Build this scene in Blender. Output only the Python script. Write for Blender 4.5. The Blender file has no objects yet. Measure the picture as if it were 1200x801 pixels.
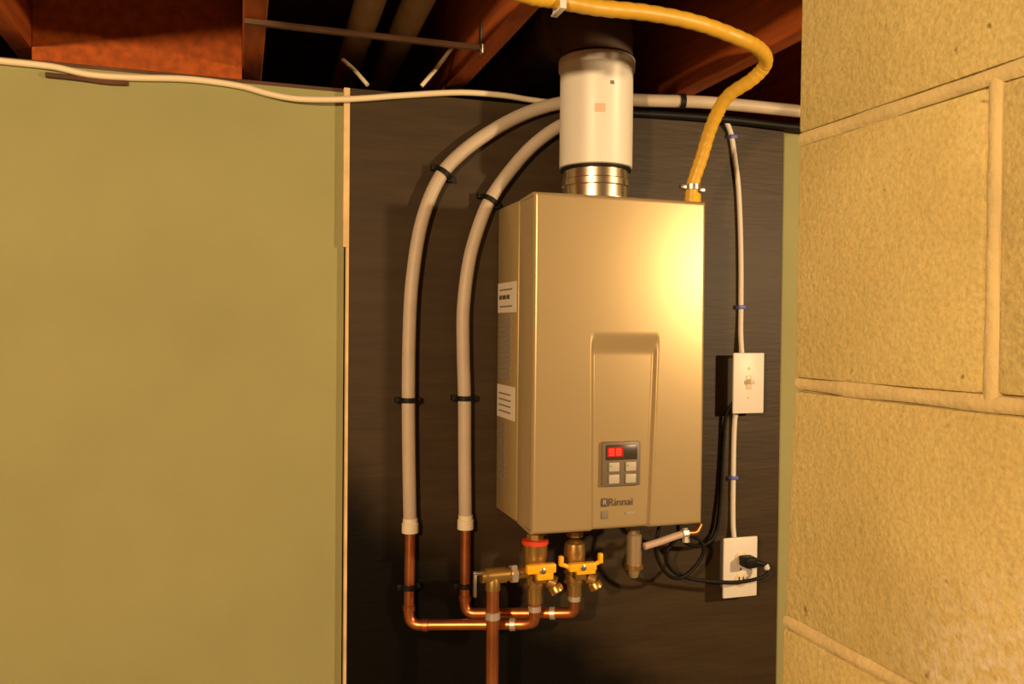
import bpy, bmesh, math, random
from mathutils import Vector, Matrix, noise
random.seed(7)
S = bpy.context.scene
COL = S.collection

# ------------------------------------------------------------ camera
F_PX = 1000.0
yaw, pitch, roll = math.radians(17.74), -0.0165, math.radians(0.55)
fw = Vector((math.sin(yaw)*math.cos(pitch), math.cos(yaw)*math.cos(pitch), math.sin(pitch)))
r0 = Vector((math.cos(yaw), -math.sin(yaw), 0)); u0 = r0.cross(fw)
rt = r0*math.cos(roll) + u0*math.sin(roll); up = -r0*math.sin(roll) + u0*math.cos(roll)
cd = bpy.data.cameras.new('camera'); cam = bpy.data.objects.new('camera', cd); COL.objects.link(cam)
M = Matrix.Identity(4)
for i in range(3):
    M[i][0], M[i][1], M[i][2] = rt[i], up[i], -fw[i]
M[0][3], M[1][3], M[2][3] = 0, 0, 1.65
cam.matrix_world = M
cd.sensor_width = 36; cd.lens = 36*F_PX/1200; cd.clip_start = 0.02
S.camera = cam

# ------------------------------------------------------------ world, lamps, exposure
w = bpy.data.worlds.new('basement_gloom'); S.world = w; w.use_nodes = True
w.node_tree.nodes['Background'].inputs[0].default_value = (1.0, .55, .22, 1)
w.node_tree.nodes['Background'].inputs[1].default_value = 0.02
LAMP = (1.0, .68, .36)
def lamp(name, loc, power, radius):
    l = bpy.data.lights.new(name, 'POINT'); l.color = LAMP; l.energy = power; l.shadow_soft_size = radius
    o = bpy.data.objects.new(name, l); o.location = loc; COL.objects.link(o); return o
lamp('work_lamp', (-1.0, -0.7, 2.065), 236, .045)
lamp('ceiling_bulb', (2.1, -0.1, 1.93), 145, .05)
S.view_settings.view_transform = 'Standard'; S.view_settings.look = 'None'
S.view_settings.gamma = 1; S.view_settings.use_curve_mapping = False
S.view_settings.exposure = 0.0

# ------------------------------------------------------------ materials
def mat(name, col, rough=.6, metal=0, var=0, vscale=6, bump=0, bscale=60, stretch=None, col2=None, spec=None, emit=None):
    m = bpy.data.materials.new(name); m.use_nodes = True
    nt = m.node_tree; b = nt.nodes['Principled BSDF']
    b.inputs['Base Color'].default_value = (*col, 1); b.inputs['Roughness'].default_value = rough
    b.inputs['Metallic'].default_value = metal
    if spec is not None: b.inputs['Specular IOR Level'].default_value = spec
    if emit:
        b.inputs['Emission Color'].default_value = (*emit[0], 1); b.inputs['Emission Strength'].default_value = emit[1]
    tc = nt.nodes.new('ShaderNodeTexCoord'); mp = nt.nodes.new('ShaderNodeMapping')
    nt.links.new(tc.outputs['Object'], mp.inputs[0])
    if stretch: mp.inputs['Scale'].default_value = stretch
    if var or col2:
        n = nt.nodes.new('ShaderNodeTexNoise'); n.inputs['Scale'].default_value = vscale; n.inputs['Detail'].default_value = 6
        nt.links.new(mp.outputs[0], n.inputs['Vector'])
        rp = nt.nodes.new('ShaderNodeValToRGB')
        c2 = col2 or tuple(c*(1-var) for c in col); c1 = col if col2 else tuple(min(1, c*(1+var)) for c in col)
        rp.color_ramp.elements[0].position = .32; rp.color_ramp.elements[1].position = .68
        rp.color_ramp.elements[0].color = (*c2, 1); rp.color_ramp.elements[1].color = (*c1, 1)
        nt.links.new(n.outputs['Fac'], rp.inputs[0]); nt.links.new(rp.outputs[0], b.inputs['Base Color'])
    if bump:
        n2 = nt.nodes.new('ShaderNodeTexNoise'); n2.inputs['Scale'].default_value = bscale; n2.inputs['Detail'].default_value = 5
        nt.links.new(mp.outputs[0], n2.inputs['Vector'])
        bp = nt.nodes.new('ShaderNodeBump'); bp.inputs['Strength'].default_value = bump; bp.inputs['Distance'].default_value = .004
        nt.links.new(n2.outputs['Fac'], bp.inputs['Height']); nt.links.new(bp.outputs[0], b.inputs['Normal'])
    return m

def concrete_mat():
    m = mat('block_concrete', (.50, .405, .185), .9, 0, 0, bump=.4, bscale=170)
    nt = m.node_tree; b = nt.nodes['Principled BSDF']
    tc = nt.nodes['Texture Coordinate']
    def tex(scale, det, lo, hi, c0, c1):
        n = nt.nodes.new('ShaderNodeTexNoise'); n.inputs['Scale'].default_value = scale; n.inputs['Detail'].default_value = det
        nt.links.new(tc.outputs['Object'], n.inputs['Vector'])
        r = nt.nodes.new('ShaderNodeValToRGB'); r.color_ramp.elements[0].position = lo; r.color_ramp.elements[1].position = hi
        r.color_ramp.elements[0].color = (*c0, 1); r.color_ramp.elements[1].color = (*c1, 1)
        nt.links.new(n.outputs['Fac'], r.inputs[0]); return r
    base = tex(9, 9, .3, .7, (.405, .325, .118), (.495, .41, .163))
    fine = tex(300, 3, .30, .62, (.80, .77, .70), (1.04, 1.04, 1.04))
    pits = tex(75, 2, .20, .27, (.45, .38, .3), (1, 1, 1))
    mx = nt.nodes.new('ShaderNodeMix'); mx.data_type = 'RGBA'; mx.blend_type = 'MULTIPLY'; mx.inputs[0].default_value = .75
    nt.links.new(base.outputs[0], mx.inputs[6]); nt.links.new(fine.outputs[0], mx.inputs[7])
    mx2 = nt.nodes.new('ShaderNodeMix'); mx2.data_type = 'RGBA'; mx2.blend_type = 'MULTIPLY'; mx2.inputs[0].default_value = 1
    nt.links.new(mx.outputs[2], mx2.inputs[6]); nt.links.new(pits.outputs[0], mx2.inputs[7])
    # pale lime bloom, a patch low on the wall near its outer part
    geo = nt.nodes.new('ShaderNodeNewGeometry')
    vs = nt.nodes.new('ShaderNodeVectorMath'); vs.operation = 'DISTANCE'; vs.inputs[1].default_value = (.444, .39, 1.40)
    nt.links.new(geo.outputs['Position'], vs.inputs[0])
    mr = nt.nodes.new('ShaderNodeMapRange'); mr.inputs[1].default_value = .015; mr.inputs[2].default_value = .125; mr.inputs[3].default_value = .75; mr.inputs[4].default_value = 0
    nt.links.new(vs.outputs['Value'], mr.inputs[0])
    sp = tex(120, 4, .42, .66, (0, 0, 0), (1, 1, 1))
    ml = nt.nodes.new('ShaderNodeMath'); ml.operation = 'MULTIPLY'
    nt.links.new(mr.outputs[0], ml.inputs[0]); nt.links.new(sp.outputs[0], ml.inputs[1])
    mx3 = nt.nodes.new('ShaderNodeMix'); mx3.data_type = 'RGBA'
    nt.links.new(ml.outputs[0], mx3.inputs[0]); nt.links.new(mx2.outputs[2], mx3.inputs[6]); mx3.inputs[7].default_value = (.6, .55, .45, 1)
    nt.links.new(mx3.outputs[2], b.inputs['Base Color'])
    return m

M_BLOCK = concrete_mat()
M_MORTAR = mat('mortar', (.46, .37, .165), .95, 0, .12, 20, .4, 150)
M_DRY = mat('greenboard', (.315, .308, .133), .9, 0, .05, 4, .05, 300)
def ply_mat():
    m = mat('charcoal_painted_plywood', (.048, .030, .0115), .52, 0, 0, 5, .16, 14, (1, 1, 9), col2=(.036, .0205, .0075), spec=.36)
    # board colour blends to near-black towards the lower left, with a ragged edge
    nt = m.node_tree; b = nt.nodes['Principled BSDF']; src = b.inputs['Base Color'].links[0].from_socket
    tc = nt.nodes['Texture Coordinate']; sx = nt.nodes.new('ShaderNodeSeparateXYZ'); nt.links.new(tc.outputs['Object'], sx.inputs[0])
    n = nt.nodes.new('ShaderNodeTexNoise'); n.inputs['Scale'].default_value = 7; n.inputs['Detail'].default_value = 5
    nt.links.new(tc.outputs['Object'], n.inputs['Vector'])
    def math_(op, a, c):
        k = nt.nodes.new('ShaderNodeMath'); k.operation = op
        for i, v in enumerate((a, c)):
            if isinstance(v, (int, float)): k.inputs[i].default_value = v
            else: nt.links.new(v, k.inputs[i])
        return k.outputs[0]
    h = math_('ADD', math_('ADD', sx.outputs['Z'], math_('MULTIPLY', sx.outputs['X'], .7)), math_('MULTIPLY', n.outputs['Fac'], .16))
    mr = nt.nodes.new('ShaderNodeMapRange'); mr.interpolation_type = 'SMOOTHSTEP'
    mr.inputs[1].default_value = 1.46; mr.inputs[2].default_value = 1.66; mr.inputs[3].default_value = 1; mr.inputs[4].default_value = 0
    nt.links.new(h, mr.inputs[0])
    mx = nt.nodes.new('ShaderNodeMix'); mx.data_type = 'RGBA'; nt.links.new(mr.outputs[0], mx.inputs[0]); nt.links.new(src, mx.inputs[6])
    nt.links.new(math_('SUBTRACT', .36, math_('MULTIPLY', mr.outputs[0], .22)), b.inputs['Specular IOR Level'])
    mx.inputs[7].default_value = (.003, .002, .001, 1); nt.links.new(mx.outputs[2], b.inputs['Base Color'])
    return m
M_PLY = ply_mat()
M_WOOD = mat('joist_wood', (.36, .07, .003), .85, 0, .25, 10, .2, 40, (6, .6, 6))
M_DARKWOOD = mat('old_dark_wood', (.10, .045, .02), .85, 0, .3, 10, .2, 40, (1, 6, 1))
M_EDGE = mat('raw_ply_edge', (.72, .52, .26), .8, 0, .15, 20)
M_FLOOR = mat('floor_concrete', (.22, .2, .17), .85, 0, .2, 3, .2, 40)
M_FND = mat('foundation_concrete', (.10, .08, .06), .9, 0, .2, 8, .2, 40)
M_CASE = mat('champagne_enamel', (.46, .345, .155), .4, .3, .02, 3, .02, 400, spec=.35)
M_COVER = mat('champagne_metallic_paint', (.50, .385, .20), .345, .40, .02, 3, .02, 400, spec=.3)
M_CHROME = mat('flue_steel', (.86, .76, .55), .27, 1)
M_STEEL = mat('dull_steel', (.6, .56, .48), .35, 1)
M_WHITEPVC = mat('white_pvc', (.88, .83, .72), .4, 0, .03, 4)
M_BLACKPIPE = mat('dark_brown_plastic', (.10, .06, .04), .55, 0, .2, 8)
M_PEX = mat('white_pipe_sleeve', (.54, .45, .34), .5, 0, .08, 12)
M_FIT = mat('cream_fitting', (.82, .74, .55), .5)
M_COPPER = mat('copper', (.62, .21, .075), .37, .9, .25, 18)
M_BRASS = mat('brass', (.66, .41, .13), .33, .9, .15, 25)
M_SOLDER = mat('solder', (.75, .68, .58), .4, .7)
M_YELLOW = mat('yellow_handle', (.95, .52, .01), .45)
M_RED = mat('red_ring', (.75, .06, .015), .5)
M_HOSE = mat('yellow_gas_tube', (.72, .42, .035), .42, 0, .08, 10)
M_BLACK = mat('black_rubber', (.008, .007, .006), .55, spec=.25)
M_CABLE = mat('cream_cable', (.80, .68, .46), .55)
M_GREYCABLE = mat('white_cable', (.72, .66, .56), .55)
M_BLUE = mat('blue_staple', (.10, .12, .42), .5)
M_PLATE = mat('white_plate', (.78, .74, .66), .42)
M_PLATE2 = mat('almond_plastic', (.70, .60, .42), .4)
M_LABEL = mat('paper_label', (.78, .72, .58), .6)
M_PRINT = mat('print_ink', (.10, .085, .06), .6)
M_GREYPRINT = mat('grey_print', (.22, .19, .14), .6)
M_PANEL = mat('panel_brown', (.17, .14, .10), .45)
M_PANELDARK = mat('panel_window', (.055, .045, .032), .3)
M_BUTTON = mat('button_grey', (.50, .46, .37), .5)
M_LED = mat('red_led', (.25, .01, .005), .4, emit=((1, .02, .008), 3.2))
M_GREENLED = mat('green_led', (.2, .35, .06), .4, emit=((.25, .5, .05), .25))
M_CPIPE = mat('grey_brown_pipe', (.34, .21, .11), .7, 0, .2, 8)
M_PINK = mat('pinkish_tube', (.55, .40, .31), .5)
M_STAMP = mat('faded_red_stamp', (.86, .55, .38), .6)

# ------------------------------------------------------------ helpers
def tag(o, label=None, cat=None, group=None, kind=None):
    if label: o['label'] = label
    if cat: o['category'] = cat
    if group: o['group'] = group
    if kind: o['kind'] = kind
    return o
def thing(name, loc, label, cat, group=None):
    o = bpy.data.objects.new(name, None); COL.objects.link(o); o.location = loc; o.empty_display_size = .05
    return tag(o, label, cat, group)
def root_loc(p):
    v = Vector((0, 0, 0))
    while p is not None: v += p.location; p = p.parent
    return v
def obj(name, bm, m, parent=None, smooth=True):
    """link bm (given in world coordinates) as one mesh object"""
    if parent is not None: bmesh.ops.translate(bm, verts=bm.verts, vec=-root_loc(parent))
    bmesh.ops.recalc_face_normals(bm, faces=bm.faces)
    me = bpy.data.meshes.new(name); bm.to_mesh(me); bm.free()
    me.materials.append(m)
    if smooth:
        for p in me.polygons: p.use_smooth = True
        try: me.set_sharp_from_angle(angle=math.radians(38))
        except Exception: pass
    o = bpy.data.objects.new(name, me); COL.objects.link(o)
    if parent is not None: o.parent = parent
    return o
def BM(): return bmesh.new()
def box(bm, a, b, bev=0, seg=2):
    a, b = Vector(a), Vector(b); c = (a+b)/2; s = b-a
    t = bmesh.new(); bmesh.ops.create_cube(t, size=1)
    for v in t.verts: v.co = Vector((v.co.x*s.x, v.co.y*s.y, v.co.z*s.z)) + c
    if bev: bmesh.ops.bevel(t, geom=list(t.edges), offset=bev, segments=seg, affect='EDGES', profile=.5)
    return merge(bm, t)
def merge(bm, t):
    me = bpy.data.meshes.new('tmp'); t.to_mesh(me); t.free(); bm.from_mesh(me); bpy.data.meshes.remove(me); return bm
def smoothpath(P, n=8):
    P = [Vector(p) for p in P]
    if len(P) < 3: return P
    Q = [2*P[0]-P[1]] + P + [2*P[-1]-P[-2]]; out = []
    for i in range(1, len(Q)-2):
        p0, p1, p2, p3 = Q[i-1:i+3]
        for k in range(n):
            # centripetal-ish Catmull-Rom, tangents scaled to the segment
            t = k/n; L = (p2-p1).length
            m1 = ((p2-p0).normalized())*L; m2 = ((p3-p1).normalized())*L
            h00 = 2*t**3-3*t**2+1; h10 = t**3-2*t**2+t; h01 = -2*t**3+3*t**2; h11 = t**3-t**2
            out.append(p1*h00 + m1*h10 + p2*h01 + m2*h11)
    out.append(P[-1]); return out
def tube(bm, P, r, seg=14, smooth=0, flat=1.0):
    P = smoothpath(P, smooth) if smooth else [Vector(p) for p in P]
    rr = r if isinstance(r, list) else [r]*len(P)
    T = []
    for i in range(len(P)):
        a = P[max(i-1, 0)]; b = P[min(i+1, len(P)-1)]; T.append((b-a).normalized())
    x = T[0].orthogonal().normalized(); rings = []
    for i, p in enumerate(P):
        x = (x - T[i]*x.dot(T[i])).normalized(); y = T[i].cross(x)
        rings.append([bm.verts.new(p + (x*math.cos(2*math.pi*k/seg) + y*flat*math.sin(2*math.pi*k/seg))*rr[i]) for k in range(seg)])
    for a, b in zip(rings, rings[1:]):
        for k in range(seg): bm.faces.new((a[k], a[(k+1) % seg], b[(k+1) % seg], b[k]))
    bm.faces.new(rings[0][::-1]); bm.faces.new(rings[-1]); return bm
def corner_path(P, rad=.02, n=6):
    """polyline with rounded corners (pipe elbows)"""
    P = [Vector(p) for p in P]; out = [P[0]]
    for a, b, c in zip(P, P[1:], P[2:]):
        d1 = (a-b).normalized(); d2 = (c-b).normalized()
        r = min(rad, (a-b).length*.45, (c-b).length*.45)
        s, e = b+d1*r, b+d2*r
        for k in range(n+1):
            t = k/n; out.append(s*(1-t)**2 + b*2*t*(1-t) + e*t**2)
    out.append(P[-1]); return out
def lathe(bm, org, axis, prof, seg=32):
    """prof: list of (radius, distance along axis)"""
    org = Vector(org); ax = Vector(axis).normalized(); x = ax.orthogonal().normalized(); y = ax.cross(x); rings = []
    for r, h in prof:
        rings.append([bm.verts.new(org + ax*h + (x*math.cos(2*math.pi*k/seg) + y*math.sin(2*math.pi*k/seg))*max(r, 1e-5)) for k in range(seg)])
    for a, b in zip(rings, rings[1:]):
        for k in range(seg): bm.faces.new((a[k], a[(k+1) % seg], b[(k+1) % seg], b[k]))
    bm.faces.new(rings[0][::-1]); bm.faces.new(rings[-1]); return bm
def single(name, bm, m, label, cat, group=None, smooth=True):
    return tag(obj(name, bm, m, None, smooth), label, cat, group)

# ------------------------------------------------------------ setting
WY = 1.74                                            # plane of the back wall
tag(obj('floor', box(BM(), (-2.2, -2.2, -.08), (2.8, 3.0, 0)), M_FLOOR, smooth=False), kind='structure')
wb = tag(obj('wall_back', box(BM(), (-2.2, WY+.013, 0), (2.8, WY+.10, 2.112)), M_DARKWOOD, smooth=False), kind='structure')
for n_, x0, x1, z1 in (('drywall_sheet', -2.2, -.985, 2.112), ('drywall_sheet', -.983, .200, 2.118), ('drywall_sheet', 1.219, 2.8, 2.128)):
    o = obj(n_, box(BM(), (x0, WY, 0), (x1, WY+.0125, z1)), M_DRY, wb, False)
o = tag(obj('trim_1', box(BM(), (-2.2, WY+.004, 2.113), (2.8, WY+.094, 2.127), .002), M_DARKWOOD, smooth=False), kind='structure')
# raw strip along the left edge of the plywood
b = BM(); box(b, (.1965, WY-.016, 1.808), (.2085, WY-.0005, 2.124), .001); box(b, (.2025, WY-.016, 0), (.2085, WY-.0005, 1.808), .001)
tag(obj('trim_2', b, M_EDGE, smooth=False), kind='structure')
tag(obj('wall_foundation', box(BM(), (-2.2, 2.02, 0), (2.8, 2.22, 2.164)), M_FND, smooth=False), kind='structure')

ceil = tag(obj('ceiling', box(BM(), (-2.2, -2.2, 2.402), (2.8, 3.0, 2.43)), M_DARKWOOD, smooth=False), kind='structure')
JZ = 2.165
for x in (-1.62, -1.21, -.795, -.41, .004, .421, .912, 1.33, 1.74):
    obj('joist', box(BM(), (x, -2.2, JZ), (x+.0385, 2.95, 2.4015), .002, 1), M_WOOD, ceil, False)
obj('blocking', box(BM(), (-.371, 1.80, 2.129), (.0035, 1.838, 2.4), .001, 1), M_WOOD, ceil, False)
obj('rim_board', box(BM(), (-2.2, 2.952, JZ), (2.8, 2.99, 2.4)), M_DARKWOOD, ceil, False)

# block pier on the right, one wythe thick
PX, PY = .444, .609
b = BM(); box(b, (PX+.005, -.79, 1.62), (PX+.189, PY-.005, JZ-.003)); t = BM(); box(t, (PX+.005, -.79, .002), (PX+.189, PY-.005, 1.62))
for v in t.verts:
    if v.co.y > .5: v.co.y += max(0, min(.016, (1.62-v.co.z)*.05))
merge(b, t)
wr = tag(obj('wall_right', b, M_MORTAR, smooth=False), kind='structure')
def block(y0, y1, z0, z1, dy):
    t = bmesh.new(); bmesh.ops.create_cube(t, size=1)
    bmesh.ops.bevel(t, geom=list(t.edges), offset=.0001, segments=1, affect='EDGES')
    t.free()
    t = BM(); box(t, (PX, y0, z0), (PX+.194, y1, z1), .0035, 2)
    for v in t.verts:
        j = noise.noise_vector(v.co*31)*.0016; v.co += j
        if y1 > .5 and v.co.y > y1-.02: v.co.y += dy(v.co.z)
    return t
def bead(P, sg):
    """slightly proud, rounded mortar joint following the wall face"""
    t = BM(); Q = []
    for a, c in zip(P, P[1:]):
        a, c = Vector(a), Vector(c); n = max(2, int((c-a).length/.02))
        Q += [a.lerp(c, k/n) for k in range(n)]
    Q.append(Vector(P[-1])); d = (Q[-1]-Q[0]).normalized(); side = d.cross(Vector((1, 0, 0))).normalized(); rows = []
    for q in Q:
        wv = noise.noise(q*23)*.0019; hv = noise.noise(q*31+Vector((5, 0, 0)))*.0009; row = []
        for u, h in ((-1.15, -.0055), (-1.0, -.0019), (-.6, -.0003), (0, .0003), (.6, -.0003), (1.0, -.0019), (1.15, -.0055)):
            row.append(t.verts.new(q + side*u*(J+wv) + Vector((sg*(h+hv), 0, 0))))
        rows.append(row)
    for a, c in zip(rows, rows[1:]):
        for k in range(6): t.faces.new((a[k], a[k+1], c[k+1], c[k]))
    for r in (rows[0], rows[-1]): t.faces.new(r)
    t.faces.ensure_lookup_table()
    for a, c in zip(rows, rows[1:]): t.faces.new((a[0], c[0], c[6], a[6]))
    obj('mortar_joint', t, M_MORTAR, wr)
lean = lambda z: (.0 if z > 1.62 else min(.017, (1.62-z)*.052))
J = .0052
k = -8
zj = [1.6055+.2035*k for k in range(-7, 4)]
zj = [-.006] + [z for z in zj if z > .05] + [JZ+.004]
for i, (za, zb) in enumerate(zip(zj, zj[1:])):
    if zb-za < .03: continue
    mid = (za+zb)/2
    half = (round((mid-1.707)/.2035) % 2) == 0
    cuts = [PY+.0] ; y = PY - (.194 if half else .397)
    edges = [(y+J if True else y, PY)]
    while y > -.75:
        y2 = max(y-.4035, -.79); edges.append((y2+J, y-J)); y = y2
    if i < len(zj)-2:
        for px, sg in ((PX, -1), (PX+.194, 1)):
            bead([(px, PY+lean(zb)-.001, zb), (px, .35, zb), (px, 0, zb), (px, -.79, zb)], sg)
    for (a, c) in edges:
        if a > -.7:
            for px, sg in ((PX, -1), (PX+.194, 1)): bead([(px, a-J, za-.001), (px, a-J, mid), (px, a-J, zb+.001)], sg)
        if c-a < .03: continue
        obj('concrete_block', block(a, c, za+J, zb-J, lean), M_BLOCK, wr)

# ------------------------------------------------------------ plywood backboard
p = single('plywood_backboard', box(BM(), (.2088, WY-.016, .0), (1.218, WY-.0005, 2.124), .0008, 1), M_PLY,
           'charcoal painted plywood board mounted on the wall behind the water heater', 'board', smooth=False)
PW = WY-.016                                          # its front face

# ------------------------------------------------------------ water heater
HX0, HX1, HZ0, HZ1, HY = .516, .873, 1.2667, 1.9015, 1.479
heater = thing('water_heater', (.694, 1.61, HZ0), 'champagne grey tankless water heater with red digit display on the dark board', 'water heater')
def sstep(t): t = max(0, min(1, t)); return t*t*(3-2*t)
def front_y(x, z):
    dx = (x-(HX0+HX1)/2)/((HX1-HX0)/2); dz = (z-(HZ0+HZ1)/2)/((HZ1-HZ0)/2)
    y = HY + .0035*dx*dx + .002*dz*dz
    t = (z-1.269)/(1.642-1.269)
    xl = .634 + (.629-.634)*t; xr = .760 + (.771-.760)*t
    w_ = .011
    side = sstep((x-xl)/w_+.1)*sstep((xr-x)/w_+.1)
    top = sstep((1.645-z)/.045)
    y += .0095*side*top
    e = min(x-HX0, HX1-x, z-HZ0, HZ1-z); r = .008
    if e < r: y += r-math.sqrt(max(0, r*r-(r-e)**2))
    return y
def axis_pts(a, b, fine, nb):
    s = set(round(a+(b-a)*i/nb, 5) for i in range(nb+1))
    for f0, f1, n in fine:
        for i in range(n+1): s.add(round(f0+(f1-f0)*i/n, 5))
    return sorted(s)
xs = axis_pts(HX0, HX1, [(HX0, HX0+.009, 7), (HX1-.009, HX1, 7), (.626, .648, 16), (.746, .775, 20)], 40)
zs = axis_pts(HZ0, HZ1, [(HZ0, HZ0+.009, 7), (HZ1-.009, HZ1, 7), (1.595, 1.65, 22)], 60)
b = BM()
grid = [[b.verts.new((x, front_y(x, z), z)) for x in xs] for z in zs]
for i in range(len(zs)-1):
    for j in range(len(xs)-1): b.faces.new((grid[i][j], grid[i][j+1], grid[i+1][j+1], grid[i+1][j]))
loop = grid[0][:] + [g[-1] for g in grid[1:]] + grid[-1][-2::-1] + [g[0] for g in grid[-2:0:-1]]
def inset(v, d):
    cx, cz = (HX0+HX1)/2, (HZ0+HZ1)/2
    return (v.co.x + (d if v.co.x < cx-.17 else (-d if v.co.x > cx+.17 else 0)), 1.580, v.co.z + (d if v.co.z < cz-.31 else (-d if v.co.z > cz+.31 else 0)))
back = [b.verts.new(inset(v, .003)) for v in loop]
for k in range(len(loop)):
    n = (k+1) % len(loop); b.faces.new((loop[k], loop[n], back[n], back[k]))
b.faces.new(back[::-1])
obj('front_cover', b, M_COVER, heater)
CX0, CX1 = HX0+.001, HX1-.001
obj('casing', box(BM(), (CX0, 1.581, HZ0+.004), (CX1, 1.718, HZ1-.003), .004), M_CASE, heater)
for z0, z1 in ((HZ1-.04, HZ1+.028), (HZ0-.02, HZ0+.03)):
    obj('mounting_bracket', box(BM(), (.60, 1.7185, z0), (.79, 1.7232, z1), .001, 1), M_STEEL, heater)
# controller
cp = obj('control_panel', box(BM(), (.6565, HY+.003, 1.3505), (.7345, HY+.0165, 1.4355), .002), M_PANEL, heater)
obj('panel_window', box(BM(), (.6625, HY+.0018, 1.4005), (.7285, HY+.004, 1.4295), .001), M_PANELDARK, cp)
led = BM()
def digit(bm, x, z, w_, h, segs, t=.0022):
    y0, y1 = HY+.0010, HY+.0022
    S_ = {'a': ((x, z+h-t), (x+w_, z+h)), 'g': ((x, z+h/2-t/2), (x+w_, z+h/2+t/2)), 'd': ((x, z), (x+w_, z+t)),
          'f': ((x, z+h/2), (x+t, z+h)), 'b': ((x+w_-t, z+h/2), (x+w_, z+h)), 'e': ((x, z), (x+t, z+h/2)), 'c': ((x+w_-t, z), (x+w_, z+h/2))}
    for s in segs: (xa, za), (xb, zb) = S_[s]; box(bm, (xa, y0, za), (xb, y1, zb))
for x in (.6665, .6775, .6885): pass
box(led, (.6655, HY+.0012, 1.4070), (.6985, HY+.0019, 1.4255))
obj('display', led, mat('display_red', (.12, .004, .002), .3, emit=((1, .02, .008), .45)), cp, False)
led = BM(); digit(led, .6690, 1.4095, .0105, .0135, 'abcdfg', .003); digit(led, .6835, 1.4095, .0105, .0135, 'abcdefg', .003)
obj('display_digits', led, M_LED, cp, False)
for x in (.6690, .7040):
    for z in (1.3560, 1.3790):
        obj('button', box(BM(), (x, HY-.0005, z), (x+.0215, HY+.004, z+.0175), .0012), M_BUTTON, cp)
for x in (.6705, .7055):
    obj('indicator_lamp', box(BM(), (x, HY-.0012, 1.3880), (x+.004, HY+.0005, 1.3915)), M_GREENLED, cp, False)
# brand lettering and small print under the controller
def text(body, size, x, y, z, m, parent, name, ext=.0004):
    c = bpy.data.curves.new('t', 'FONT'); c.body = body; c.size = size; c.extrude = ext
    t = bpy.data.objects.new('t', c); COL.objects.link(t); bpy.context.view_layer.update()
    me = bpy.data.meshes.new_from_object(t.evaluated_get(bpy.context.evaluated_depsgraph_get()))
    COL.objects.unlink(t); bpy.data.objects.remove(t)
    bm = BM(); bm.from_mesh(me); bpy.data.meshes.remove(me)
    for v in bm.verts: v.co = Vector((x+v.co.x, y-v.co.z, z+v.co.y))
    return obj(name, bm, m, parent, False)
ly = HY+.0093
b = box(BM(), (.6580, ly-.0004, 1.3115), (.6700, ly+.001, 1.3275), .0015); obj('emblem', b, M_PRINT, heater)
text('R', .0135, .6600, ly-.0008, 1.3150, M_BUTTON, heater, 'emblem_letter')
text('Rinnai', .0215, .6715, ly+.0003, 1.3120, M_PRINT, heater, 'lettering')
b = box(BM(), (.6585, ly-.0004, 1.2880), (.6710, ly+.001, 1.3030), .001); obj('emblem', b, M_GREYPRINT, heater)
obj('small_print', box(BM(), (.7090, ly-.0002, 1.2945), (.7300, ly+.001, 1.2985)), mat('pale_print', (.36, .33, .27), .5), heater, False)
# labels and printing on the left flank
LX = CX0
def flank(name, y0, y1, z0, z1, m, par=heater, t=.0008): return obj(name, box(BM(), (LX-t, y0, z0), (LX+.0005, y1, z1)), m, par, False)
L1 = flank('warning_label', 1.590, 1.713, 1.681, 1.742, M_LABEL)
for k, (ya, yb) in enumerate(((1.632, 1.652), (1.656, 1.68), (1.684, 1.702))): flank('label_print', ya, yb, 1.708, 1.7165, M_PRINT, L1, .0012)
flank('label_print', 1.615, 1.70, 1.726, 1.729, M_GREYPRINT, L1, .0012); flank('label_print', 1.615, 1.70, 1.692, 1.695, M_GREYPRINT, L1, .0012)
L2 = flank('rating_label', 1.594, 1.712, 1.466, 1.533, M_LABEL)
for z in (1.478, 1.490, 1.502, 1.514): flank('label_print', 1.62, 1.70, z, z+.003, M_GREYPRINT, L2, .0012)
MP = mat('grey_flank_print', (.26, .235, .18), .5)
for z in [1.545+.0108*i for i in range(12)]: flank('printed_line', 1.625, 1.70, z, z+.0075, MP)
for z in [1.343+.0115*i for i in range(10)]: flank('printed_line', 1.655, 1.70, z, z+.0085, M_GREYPRINT)
# flue collar, screws
VX, VY = .686, 1.60
b = BM(); lathe(b, (VX, VY, HZ1-.004), (0, 0, 1), [(.080, 0), (.080, .010), (.0655, .012), (.0655, .036), (.068, .038), (.068, .050), (.0655, .052), (.0655, .074)], 48)
obj('flue_collar', b, M_CHROME, heater)
# connection stubs under the casing
for x in (.564, .649, .777, .845):
    b = BM(); lathe(b, (x, 1.60, HZ0-.020), (0, 0, 1), [(.012, 0), (.012, .012), (.016, .012), (.016, .03)], 18); obj('connection_stub', b, M_BRASS, heater)

# ------------------------------------------------------------ vent pipe
vent = thing('vent_pipe', (VX, VY, 1.972), 'white vent pipe with dark elbow rising from the steel collar of the heater', 'pipe')
b = BM(); lathe(b, (VX, VY, 1.972), (0, 0, 1), [(.0690, 0), (.0735, .002), (.0735, .190), (.0768, .196), (.0768, .216), (.0750, .219), (.060, .219)], 56)
pc = obj('vent_sleeve', b, M_WHITEPVC, vent)
b = BM(); lathe(b, (VX, VY, 1.966), (0, 0, 1), [(.066, 0), (.071, .001), (.071, .006), (.066, .0062)], 48); obj('gasket', b, M_BLACK, vent)
P = [(VX, VY, 2.196), (VX, VY, 2.225)]
for k in range(1, 9):
    a = k/8*math.pi/2; P.append((VX, VY+.07*(1-math.cos(a)), 2.225+.07*math.sin(a)))
P += [(VX, 2.0, 2.297), (VX, 2.9, 2.300)]
b = BM(); tube(b, P, .0725, 36); obj('elbow', b, M_BLACKPIPE, vent)
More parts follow.
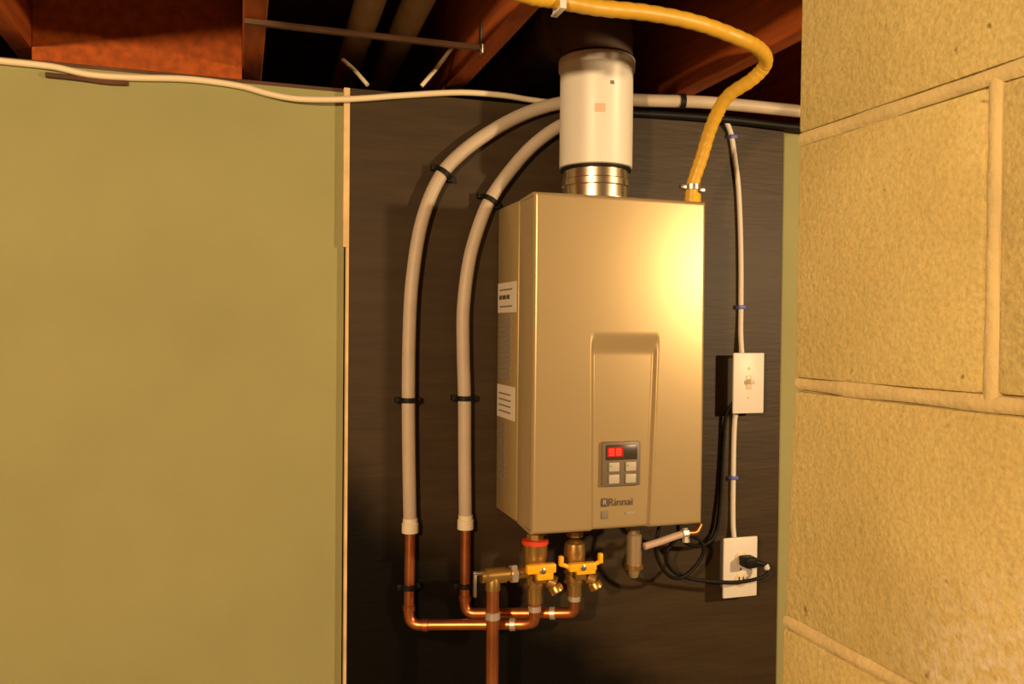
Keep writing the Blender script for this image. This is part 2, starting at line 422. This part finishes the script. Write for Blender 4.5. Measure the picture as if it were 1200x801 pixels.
b = BM(); lathe(b, (VX-.004, VY+.09, 2.297), (0, 1, 0), [(.073, 0), (.082, .004), (.082, .05), (.073, .054)], 36); obj('elbow_socket', b, M_BLACKPIPE, vent)
def on_sleeve(ang, z, w_, h, m, name, par=pc):
    b = BM(); n = 5; R_ = .0739
    a0 = ang-w_/2/R_; vs = []
    for rr in (R_-.0008, R_+.0003):
        vs.append([[b.verts.new((VX+rr*math.sin(a0+w_/R_*i/n), VY-rr*math.cos(a0+w_/R_*i/n), zz)) for i in range(n+1)] for zz in (z-h/2, z+h/2)])
    for lay in vs:
        for i in range(n): b.faces.new((lay[0][i], lay[0][i+1], lay[1][i+1], lay[1][i]))
    for i in range(n):
        b.faces.new((vs[0][0][i], vs[0][0][i+1], vs[1][0][i+1], vs[1][0][i])); b.faces.new((vs[0][1][i], vs[0][1][i+1], vs[1][1][i+1], vs[1][1][i]))
    return obj(name, b, m, par)
on_sleeve(-.30, 2.078, .020, .017, M_STAMP, 'red_stamp')
on_sleeve(.02, 2.128, .008, .007, M_GREYPRINT, 'dark_spot')

# ------------------------------------------------------------ yellow gas tube
gas = thing('gas_tube', (.852, 1.50, HZ1), 'yellow flexible gas tube arching from the joists down to the heater top', 'tube')
G = [(-.2, .95, 2.145), (.15, 1.12, 2.147), (.412, 1.22, 2.1475), (.453, 1.222, 2.1475), (.535, 1.248, 2.155), (.63, 1.262, 2.163), (.735, 1.282, 2.165),
     (.818, 1.29, 2.152), (.885, 1.325, 2.149), (.917, 1.358, 2.138), (.909, 1.385, 2.118), (.882, 1.43, 2.092), (.872, 1.468, 2.045), (.866, 1.492, 1.99), (.855, 1.508, 1.935), (.853, 1.51, 1.9)]
b = BM(); P = smoothpath(G, 10); tube(b, P, [.0128+.0006*math.sin(i*2.1) for i in range(len(P))], 16); obj('tube', b, M_HOSE, gas)
b = BM(); lathe(b, (.8545, 1.509, 1.926), (0, 0, 1), [(.013, 0), (.0165, .001), (.0165, .011), (.013, .012)], 24)
box(b, (.829, 1.503, 1.928), (.842, 1.515, 1.936), .001); box(b, (.868, 1.503, 1.924), (.881, 1.515, 1.932), .001)
obj('hose_clamp', b, M_STEEL, gas)
b = BM(); lathe(b, (.858, 1.51, 1.897), (0, 0, 1), [(.0155, 0), (.0155, .022), (.0135, .024)], 6); obj('nut', b, M_YELLOW, gas)
b = BM(); box(b, (.4565, 1.206, 2.130), (.4665, 1.246, 2.1335), .001); box(b, (.4565, 1.236, 2.130), (.4665, 1.2395, JZ), .001); box(b, (.4565, 1.205, 2.130), (.4665, 1.2085, JZ), .001)
obj('strap', b, M_PLATE, gas)

# ------------------------------------------------------------ water pipes
def clip(parent, p, tang, r):
    """black pipe clip round the pipe, nailed to the board behind"""
    p = Vector(p); b = BM(); t = Vector(tang).normalized()
    lathe(b, p - t*.005, t, [(r+.0002, 0), (r+.0038, 0), (r+.0038, .010), (r+.0002, .010)], 20)
    s = Vector((0, 1, 0)).cross(t).normalized()
    for sg in (-1, 1):
        c = p + s*sg*(r+.006)
        box(b, (c.x-.0065, min(p.y, c.y), c.z-.0055), (c.x+.0065, PW+.0005, c.z+.0055), .001)
    o = obj('pipe_clip', b, M_BLACK, parent); return o
PR = .0138
A = [(.3325, 1.706, 1.243), (.329, 1.706, 1.38), (.327, 1.706, 1.50), (.3275, 1.706, 1.63), (.333, 1.706, 1.745), (.3525, 1.706, 1.866), (.390, 1.706, 1.958), (.439, 1.706, 2.013), (.507, 1.706, 2.064), (.575, 1.706, 2.102), (.648, 1.705, 2.128),
     (.735, 1.703, 2.143), (.86, 1.69, 2.1485), (.985, 1.67, 2.1505), (1.19, 1.655, 2.1475), (1.7, 1.652, 2.147), (2.78, 1.652, 2.147)]
wp = thing('water_pipe', (.3325, 1.706, 1.05), 'outer grey-white water pipe arching over the board with copper lower end', 'pipe', None)
b = BM(); tube(b, smoothpath(A, 8), PR, 16); obj('plastic_pipe', b, M_PEX, wp)
b = BM(); lathe(b, (.3325, 1.706, 1.232), (0, 0, 1), [(.0145, 0), (.0170, .001), (.0170, .020), (.0150, .021), (.0150, .030)], 20); obj('coupling', b, M_FIT, wp)
CR = .0112
b = BM(); tube(b, corner_path([(.3325, 1.706, 1.246), (.331, 1.706, 1.044), (.548, 1.612, 1.056), (.5645, 1.60, 1.062), (.5645, 1.60, 1.106)], .026), CR, 16)
cu = obj('copper_pipe', b, M_COPPER, wp)
for o_, ax in (((.3315, 1.706, 1.074), (0, 0, 1)), ((.358, 1.6935, 1.0455), (.217, -.094, .012)), ((.5645, 1.60, 1.084), (0, 0, 1)), ((.520, 1.624, 1.0545), (.217, -.094, .012))):
    b = BM(); lathe(b, o_, ax, [(CR, 0), (CR+.0018, .001), (CR+.0018, .011), (CR, .012)], 18); obj('solder_ring', b, M_SOLDER if o_[0] > .5 else M_COPPER, cu)
clip(wp, (.327, 1.706, 1.502), (0, 0, 1), PR); clip(wp, (.395, 1.706, 1.964), (.05, 0, .075), PR); clip(wp, (.331, 1.706, 1.122), (0, 0, 1), CR)
b = BM(); lathe(b, (.917, 1.6815, 2.1495), (1, -.14, .01), [(PR, 0), (PR+.0035, 0), (PR+.0035, .012), (PR, .012)], 20); box(b, (.9175, 1.6805, 2.150), (.9275, 1.694, 2.1645), .001)
obj('pipe_clip', b, M_BLACK, wp)

Bp = [(.4485, 1.706, 1.236), (.4455, 1.706, 1.38), (.444, 1.706, 1.50), (.4405, 1.706, 1.60), (.4400, 1.706, 1.69), (.452, 1.706, 1.79), (.473, 1.706, 1.864), (.496, 1.706, 1.917), (.543, 1.706, 1.984), (.590, 1.706, 2.036), (.647, 1.703, 2.079), (.70, 1.708, 2.094), (.80, 1.709, 2.098), (1.0, 1.709, 2.095)]
Bp = Bp[:11] + [(.685, 1.704, 2.090), (.716, 1.704, 2.093)]
wq = thing('water_pipe', (.4485, 1.706, 1.05), 'inner grey-white water pipe beside the heater, passing behind its vent', 'pipe', None)
b = BM(); tube(b, smoothpath(Bp, 8), PR, 16); obj('plastic_pipe', b, M_PEX, wq)
b = BM(); lathe(b, (.4485, 1.706, 1.232), (0, 0, 1), [(.0145, 0), (.0170, .001), (.0170, .020), (.0150, .021), (.0150, .030)], 20); obj('coupling', b, M_FIT, wq)
b = BM(); tube(b, corner_path([(.4485, 1.706, 1.246), (.449, 1.706, 1.057), (.630, 1.612, 1.071), (.6495, 1.60, 1.074), (.6495, 1.60, 1.122)], .022), CR, 16)
cu2 = obj('copper_pipe', b, M_COPPER, wq)
for o_, ax in (((.6495, 1.60, 1.098), (0, 0, 1)), ((.606, 1.6255, 1.0685), (.181, -.094, .014)), ((.449, 1.706, 1.082), (0, 0, 1))):
    b = BM(); lathe(b, o_, ax, [(CR, 0), (CR+.0018, .001), (CR+.0018, .011), (CR, .012)], 18); obj('solder_ring', b, M_SOLDER if o_[0] > .5 else M_COPPER, cu2)
b = BM(); lathe(b, (.714, PW+.0005, 2.093), (0, -1, 0), [(.026, 0), (.026, .003), (.0175, .004), (.0175, .034), (.012, .036)], 20); obj('wall_elbow', b, M_FIT, wq)
clip(wq, (.4445, 1.706, 1.504), (0, 0, 1), PR); clip(wq, (.494, 1.706, 1.914), (.03, 0, .055), PR); clip(wq, (.4485, 1.706, 1.115), (0, 0, 1), CR)

# ------------------------------------------------------------ isolation valves
def valve(x, y, top, label, kind):
    v = thing('isolation_valve', (x, y, 1.10), label, 'valve', 'brass isolation valves under the water heater')
    b = BM(); lathe(b, (x, y, top), (0, 0, -1), [(.013, 0), (.018, .002), (.018, .012), (.013, .014)], 8); obj('union_nut', b, M_BRASS, v)
    b = BM()
    if kind == 'hot':
        lathe(b, (x, y, 1.222), (0, 0, -1), [(.020, 0), (.0245, .001), (.0245, .03), (.022, .05), (.019, .062), (.019, .082), (.0155, .084), (.0155, .120)], 20)
    else:
        lathe(b, (x, y, 1.222), (0, 0, -1), [(.012, 0), (.020, .006), (.022, .02), (.022, .044), (.0185, .062), (.0185, .084), (.0155, .086), (.0155, .112)], 20)
    box(b, (x-.012, y-.036, 1.150), (x+.012, y, 1.174), .003)
    body = obj('valve_body', b, M_BRASS, v)
    for z in (1.158, 1.138):
        b = BM(); lathe(b, (x, y, z-.004), (0, 0, 1), [(.0185, 0), (.0215, .001), (.0215, .007), (.0185, .008)], 6); obj('hex_band', b, M_BRASS, body)
    # drain port to the right with its cap
    b = BM(); tube(b, [(x+.012, y-.004, 1.152), (x+.026, y-.012, 1.146)], .009, 14)
    lathe(b, (x+.024, y-.010, 1.148), (.8, -.35, -.35), [(.010, 0), (.0145, .001), (.0145, .016), (.011, .018)], 12); obj('drain_port', b, M_BRASS, v)
    b = BM(); lathe(b, (x+.034, y-.018, 1.139), (.4, -.3, -.8), [(.013, 0), (.0145, .002), (.0145, .014), (.012, .016)], 10); obj('drain_cap', b, M_BRASS, v)
    if kind == 'hot':
        b = BM(); lathe(b, (x, y, 1.2195), (0, 0, 1), [(.021, 0), (.0265, .001), (.0265, .0085), (.021, .0095)], 24); obj('red_ring', b, M_RED, v)
        b = BM(); box(b, (x-.031, y-.046, 1.172), (x+.029, y-.030, 1.190), .003); box(b, (x-.010, y-.044, 1.158), (x+.024, y-.031, 1.174), .003)
    else:
        b = BM(); box(b, (x-.028, y-.046, 1.170), (x+.030, y-.030, 1.186), .003); box(b, (x-.012, y-.044, 1.163), (x+.028, y-.031, 1.172), .002)
        for sx in (-.044, .040):
            t = BM(); box(t, (x+sx-.0045, y-.044, 1.182), (x+sx+.0045, y-.032, 1.203), .003); merge(b, t)
            t = BM(); tube(t, [(x+sx*.55, y-.038, 1.178), (x+sx, y-.038, 1.186)], .0045, 8); merge(b, t)
    h = obj('handle', b, M_YELLOW, v)
    b = BM(); lathe(b, (x, y-.046, 1.178), (0, -1, 0), [(.006, -.012), (.006, .002), (.004, .003)], 10); obj('handle_screw', b, M_STEEL, h)
    return v
valve(.5645, 1.60, 1.2425, 'left brass valve under the heater with red ring and yellow handle', 'hot')
valve(.6495, 1.60, 1.2425, 'right brass valve under the heater with wide yellow butterfly handle', 'cold')

# ------------------------------------------------------------ relief valve and its discharge pipe
rv = thing('relief_valve', (.472, 1.575, 1.168), 'brass relief valve with silver lever reaching left from the hot valve', 'valve')
b = BM(); lathe(b, (.546, 1.586, 1.168), (-1, -.03, 0), [(.010, 0), (.010, .02), (.013, .022), (.013, .046), (.0155, .048), (.0155, .086), (.012, .09), (.012, .098)], 18)
lathe(b, (.472, 1.583, 1.172), (0, 0, -1), [(.012, 0), (.0145, .006), (.0145, .032)], 18); obj('valve_body', b, M_BRASS, rv)
b = BM(); lathe(b, (.521, 1.585, 1.168), (-1, -.03, 0), [(.013, 0), (.0185, .001), (.0185, .012), (.013, .013)], 6); obj('nut', b, M_SOLDER, rv)
b = BM(); box(b, (.432, 1.577, 1.172), (.464, 1.589, 1.1785), .002); box(b, (.4325, 1.577, 1.130), (.4385, 1.589, 1.177), .002); obj('lever', b, M_STEEL, rv)
dp = thing('discharge_pipe', (.473, 1.583, 0.08), 'vertical copper pipe running down from the relief valve to frame bottom', 'pipe')
b = BM(); tube(b, [(.472, 1.583, 1.139), (.474, 1.581, .06)], .0125, 18); obj('copper_pipe', b, M_COPPER, dp)
b = BM(); lathe(b, (.4722, 1.583, 1.098), (0, 0, -1), [(.0125, 0), (.0148, .001), (.0148, .014), (.0125, .015)], 18); obj('solder_ring', b, M_SOLDER, dp)

# ------------------------------------------------------------ drain, condensate tube under the heater
dv = thing('drain_fitting', (.777, 1.60, 1.14), 'grey drain fitting with brass ring hanging under the heater', 'fitting')
b = BM(); lathe(b, (.777, 1.59, 1.247), (0, 0, -1), [(.0125, 0), (.0125, .018), (.0155, .02), (.0155, .082), (.011, .084), (.011, .1), (.008, .108)], 14); obj('body', b, mat('drain_tan', (.42, .31, .18), .45, .5), dv)
b = BM(); lathe(b, (.777, 1.59, 1.166), (0, 0, -1), [(.0155, 0), (.019, .001), (.019, .009), (.0155, .010)], 18); obj('brass_ring', b, M_BRASS, dv)
cv = thing('condensate_tube', (.845, 1.58, 1.20), 'thin pinkish tube with small valve slung under the heater right corner', 'tube')
b = BM(); tube(b, [(.793, 1.575, 1.205), (.83, 1.575, 1.213), (.862, 1.578, 1.220), (.885, 1.58, 1.224)], .0075, 12, 4); obj('tube', b, M_PINK, cv)
b = BM(); lathe(b, (.880, 1.58, 1.224), (1, 0, .05), [(.007, 0), (.011, .002), (.011, .014), (.007, .016)], 8)
lathe(b, (.889, 1.58, 1.228), (0, -.2, -1), [(.006, -.008), (.006, .014), (.008, .015), (.008, .022)], 8); obj('valve', b, M_SOLDER, cv)
b = BM(); tube(b, [(.896, 1.58, 1.225), (.915, 1.58, 1.226), (.928, 1.585, 1.240)], .0055, 10, 5); obj('copper_tail', b, M_COPPER, cv)

# ------------------------------------------------------------ switch, outlet, cables on the right
sw = thing('light_switch', (1.105, 1.70, 1.46), 'white light switch on a surface box right of the heater', 'switch')
obj('surface_box', box(BM(), (1.074, 1.690, 1.474), (1.134, PW+.0005, 1.586), .004), mat('box_grey', (.25, .23, .2), .5, .4), sw)
obj('cover_plate', box(BM(), (1.0655, 1.683, 1.4605), (1.1455, 1.6895, 1.5985), .0025), M_PLATE, sw)
obj('toggle_surround', box(BM(), (1.0975, 1.6815, 1.515), (1.1115, 1.684, 1.547), .001), M_PLATE2, sw)
t = BM(); box(t, (1.1000, 1.668, 1.529), (1.1090, 1.684, 1.539), .002); obj('toggle', t, M_PLATE2, sw)
for z in (1.563, 1.497):
    b = BM(); lathe(b, (1.1045, 1.6835, z), (0, -1, 0), [(.0035, -.001), (.0035, .0008), (.0025, .0014)], 12); obj('screw', b, M_PLATE2, sw)
ou = thing('wall_outlet', (1.09, 1.70, 1.04), 'white wall outlet below the switch with a black plug in it', 'outlet')
obj('surface_box', box(BM(), (1.060, 1.690, 1.056), (1.120, PW+.0005, 1.166), .004), mat('box_grey2', (.25, .23, .2), .5, .4), ou)
obj('cover_plate', box(BM(), (1.0465, 1.683, 1.0415), (1.1345, 1.6895, 1.1785), .0025), M_PLATE, ou)
for z in (1.130, 1.082):
    b = BM(); lathe(b, (1.0905, 1.684, z), (0, -1, 0), [(.0165, 0), (.0165, .0025), (.0150, .0035)], 24); so = obj('socket', b, M_PLATE2, ou)
    for dx, h in ((-.0055, .009), (.0055, .0075)):
        obj('slot', box(BM(), (1.0905+dx-.001, 1.679, z-h/2+.003), (1.0905+dx+.001, 1.6812, z+h/2+.003)), M_BLACK, so, False)
b = BM(); lathe(b, (1.0905, 1.6835, 1.106), (0, -1, 0), [(.003, -.001), (.003, .0008), (.002, .0013)], 10); obj('screw', b, M_STEEL, ou)

pcord = thing('power_cord', (1.092, 1.66, 1.13), 'black power cord looping from the outlet plug to under the heater', 'cord')
b = BM(); t = BM(); box(t, (1.082, 1.646, 1.116), (1.112, 1.6795, 1.140), .005, 3); merge(b, t); tube(b, [(1.105, 1.655, 1.129), (1.118, 1.648, 1.126), (1.130, 1.648, 1.122)], [.008, .0065, .005], 12); obj('plug', b, M_BLACK, pcord)
b = BM(); tube(b, [(1.128, 1.648, 1.123), (1.137, 1.646, 1.117), (1.132, 1.642, 1.103), (1.105, 1.642, 1.094), (1.06, 1.65, 1.088), (1.00, 1.66, 1.092), (.94, 1.66, 1.105), (.895, 1.65, 1.13), (.878, 1.64, 1.165), (.90, 1.635, 1.198), (.945, 1.64, 1.200), (.972, 1.645, 1.17),
     (.955, 1.65, 1.132), (.91, 1.64, 1.112), (.865, 1.62, 1.135), (.838, 1.61, 1.18), (.835, 1.60, 1.215), (.843, 1.60, 1.252)], .0042, 10, 7); obj('cord', b, M_BLACK, pcord)
b = BM(); lathe(b, (1.1335, 1.6455, 1.1175), (.4, 0, -1), [(.0045, -.006), (.0062, -.004), (.0062, .004), (.0045, .006)], 10); obj('pale_tie', b, M_PLATE, pcord)
wire = single('thermostat_wire', tube(BM(), [(1.078, 1.700, 1.487), (1.066, 1.712, 1.455), (1.062, 1.716, 1.40), (1.058, 1.716, 1.32), (1.052, 1.714, 1.24), (1.038, 1.71, 1.18), (1.0, 1.70, 1.162), (.95, 1.68, 1.175), (.915, 1.65, 1.205), (.895, 1.62, 1.24), (.890, 1.60, 1.2695)], .0045, 10, 6), M_BLACK,
       'black wire running from the switch box down and under the heater', 'wire')

ec = thing('electrical_cable', (1.10, 1.717, 1.17), 'pale electrical cable stapled down the board to the switch and outlet', 'cable')
RC = .0058
b = BM(); tube(b, [(1.030, 1.700, 2.134), (1.050, 1.708, 2.126), (1.068, 1.716, 2.105), (1.076, 1.7175, 2.08), (1.083, 1.7175, 2.04), (1.092, 1.7175, 1.985), (1.0985, 1.7175, 1.90), (1.1025, 1.7175, 1.80), (1.104, 1.7175, 1.70), (1.1035, 1.716, 1.64), (1.1035, 1.708, 1.580)], RC, 12, 6); obj('cable_run', b, M_GREYCABLE, ec)
b = BM(); tube(b, [(1.093, 1.708, 1.478), (1.091, 1.7165, 1.44), (1.090, 1.7175, 1.31), (1.0905, 1.7165, 1.20), (1.090, 1.708, 1.160)], RC, 12, 6); obj('cable_run', b, M_GREYCABLE, ec)
for x, z in ((1.0755, 2.092), (1.1035, 1.703), (1.090, 1.309)):
    obj('blue_staple', box(BM(), (x-.0095, 1.7095, z-.0045), (x+.0095, PW+.0005, z+.0045), .0015), M_BLUE, ec)
single('pipe_shadow_tube', tube(BM(), [(.70, 1.712, 2.117), (.80, 1.710, 2.122), (.92, 1.708, 2.126), (1.05, 1.704, 2.127), (1.21, 1.700, 2.123), (1.6, 1.70, 2.12), (2.78, 1.70, 2.12)], .0085, 12, 5), M_BLACK,  # black tube added as the shadow band under the horizontal pipe
       'black tube standing in for the shadow beneath the horizontal grey-white pipe', 'cable')

# ------------------------------------------------------------ cable along the wall top
cb = thing('top_cable', (.2, 1.722, 2.10), 'cream cable sagging along the top edge of wall and dark board', 'cable')
b = BM(); tube(b, [(-.60, 1.735, 2.121), (-.411, 1.733, 2.116), (-.323, 1.7325, 2.114), (-.265, 1.7325, 2.106), (-.197, 1.7325, 2.107), (-.094, 1.7325, 2.114), (.0, 1.7325, 2.110), (.055, 1.730, 2.099), (.11, 1.722, 2.0925), (.208, 1.715, 2.0995), (.31, 1.716, 2.116), (.434, 1.716, 2.1335), (.53, 1.722, 2.1375), (.585, 1.731, 2.1365), (.66, 1.736, 2.1355), (.79, 1.738, 2.1345)], .0062, 10, 6)
obj('cable_run', b, M_CABLE, cb)
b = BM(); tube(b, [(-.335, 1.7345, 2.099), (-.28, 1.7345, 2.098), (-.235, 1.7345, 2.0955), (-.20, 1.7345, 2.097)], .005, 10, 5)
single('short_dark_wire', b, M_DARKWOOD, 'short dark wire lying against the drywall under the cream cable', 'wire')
DG = 'thin cable ends hanging out of the joist bay'
tag(obj('cable_end', tube(BM(), [(.200, 1.782, 2.196), (.222, 1.765, 2.172), (.246, 1.745, 2.139)], .0042, 8, 5), M_CABLE), 'thin cable end slanting down to the board, left of two in the joist bay', 'cable', DG)
tag(obj('cable_end', tube(BM(), [(.350, 1.712, 2.138), (.380, 1.707, 2.176), (.410, 1.702, 2.218)], .0042, 8, 5), M_CABLE), 'thin cable end slanting up towards the joist, right of two in the joist bay', 'cable', DG)

# ------------------------------------------------------------ pipes and rod in the joist bay
PG = 'brown pipes between the joists'
def bay_pipe(xa, xb, label):
    d = (xb-xa)/.4
    o = tag(obj('ceiling_pipe', tube(BM(), [(xa-d*2.4, -.75, 2.26), (xb+d*.9, 2.94, 2.26)], .0285, 20), M_CPIPE), label, 'pipe', PG); return o
bay_pipe(.232, .243, 'left of the two brown pipes between the joists above the wall')
bay_pipe(.318, .329, 'right of the two brown pipes between the joists above the wall')
rod = thing('hanger_rod', (.23, 1.51, 2.157), 'thin brown rod crossing below the two ceiling pipes between joists', 'rod')
b = BM(); box(b, (.006, 1.505, 2.1555), (.426, 1.517, 2.1645), .001); obj('rod', b, M_DARKWOOD, rod)
b = BM(); box(b, (.4165, 1.504, 2.150), (.4205, 1.520, 2.205), .0008); obj('bracket', b, M_STEEL, rod)
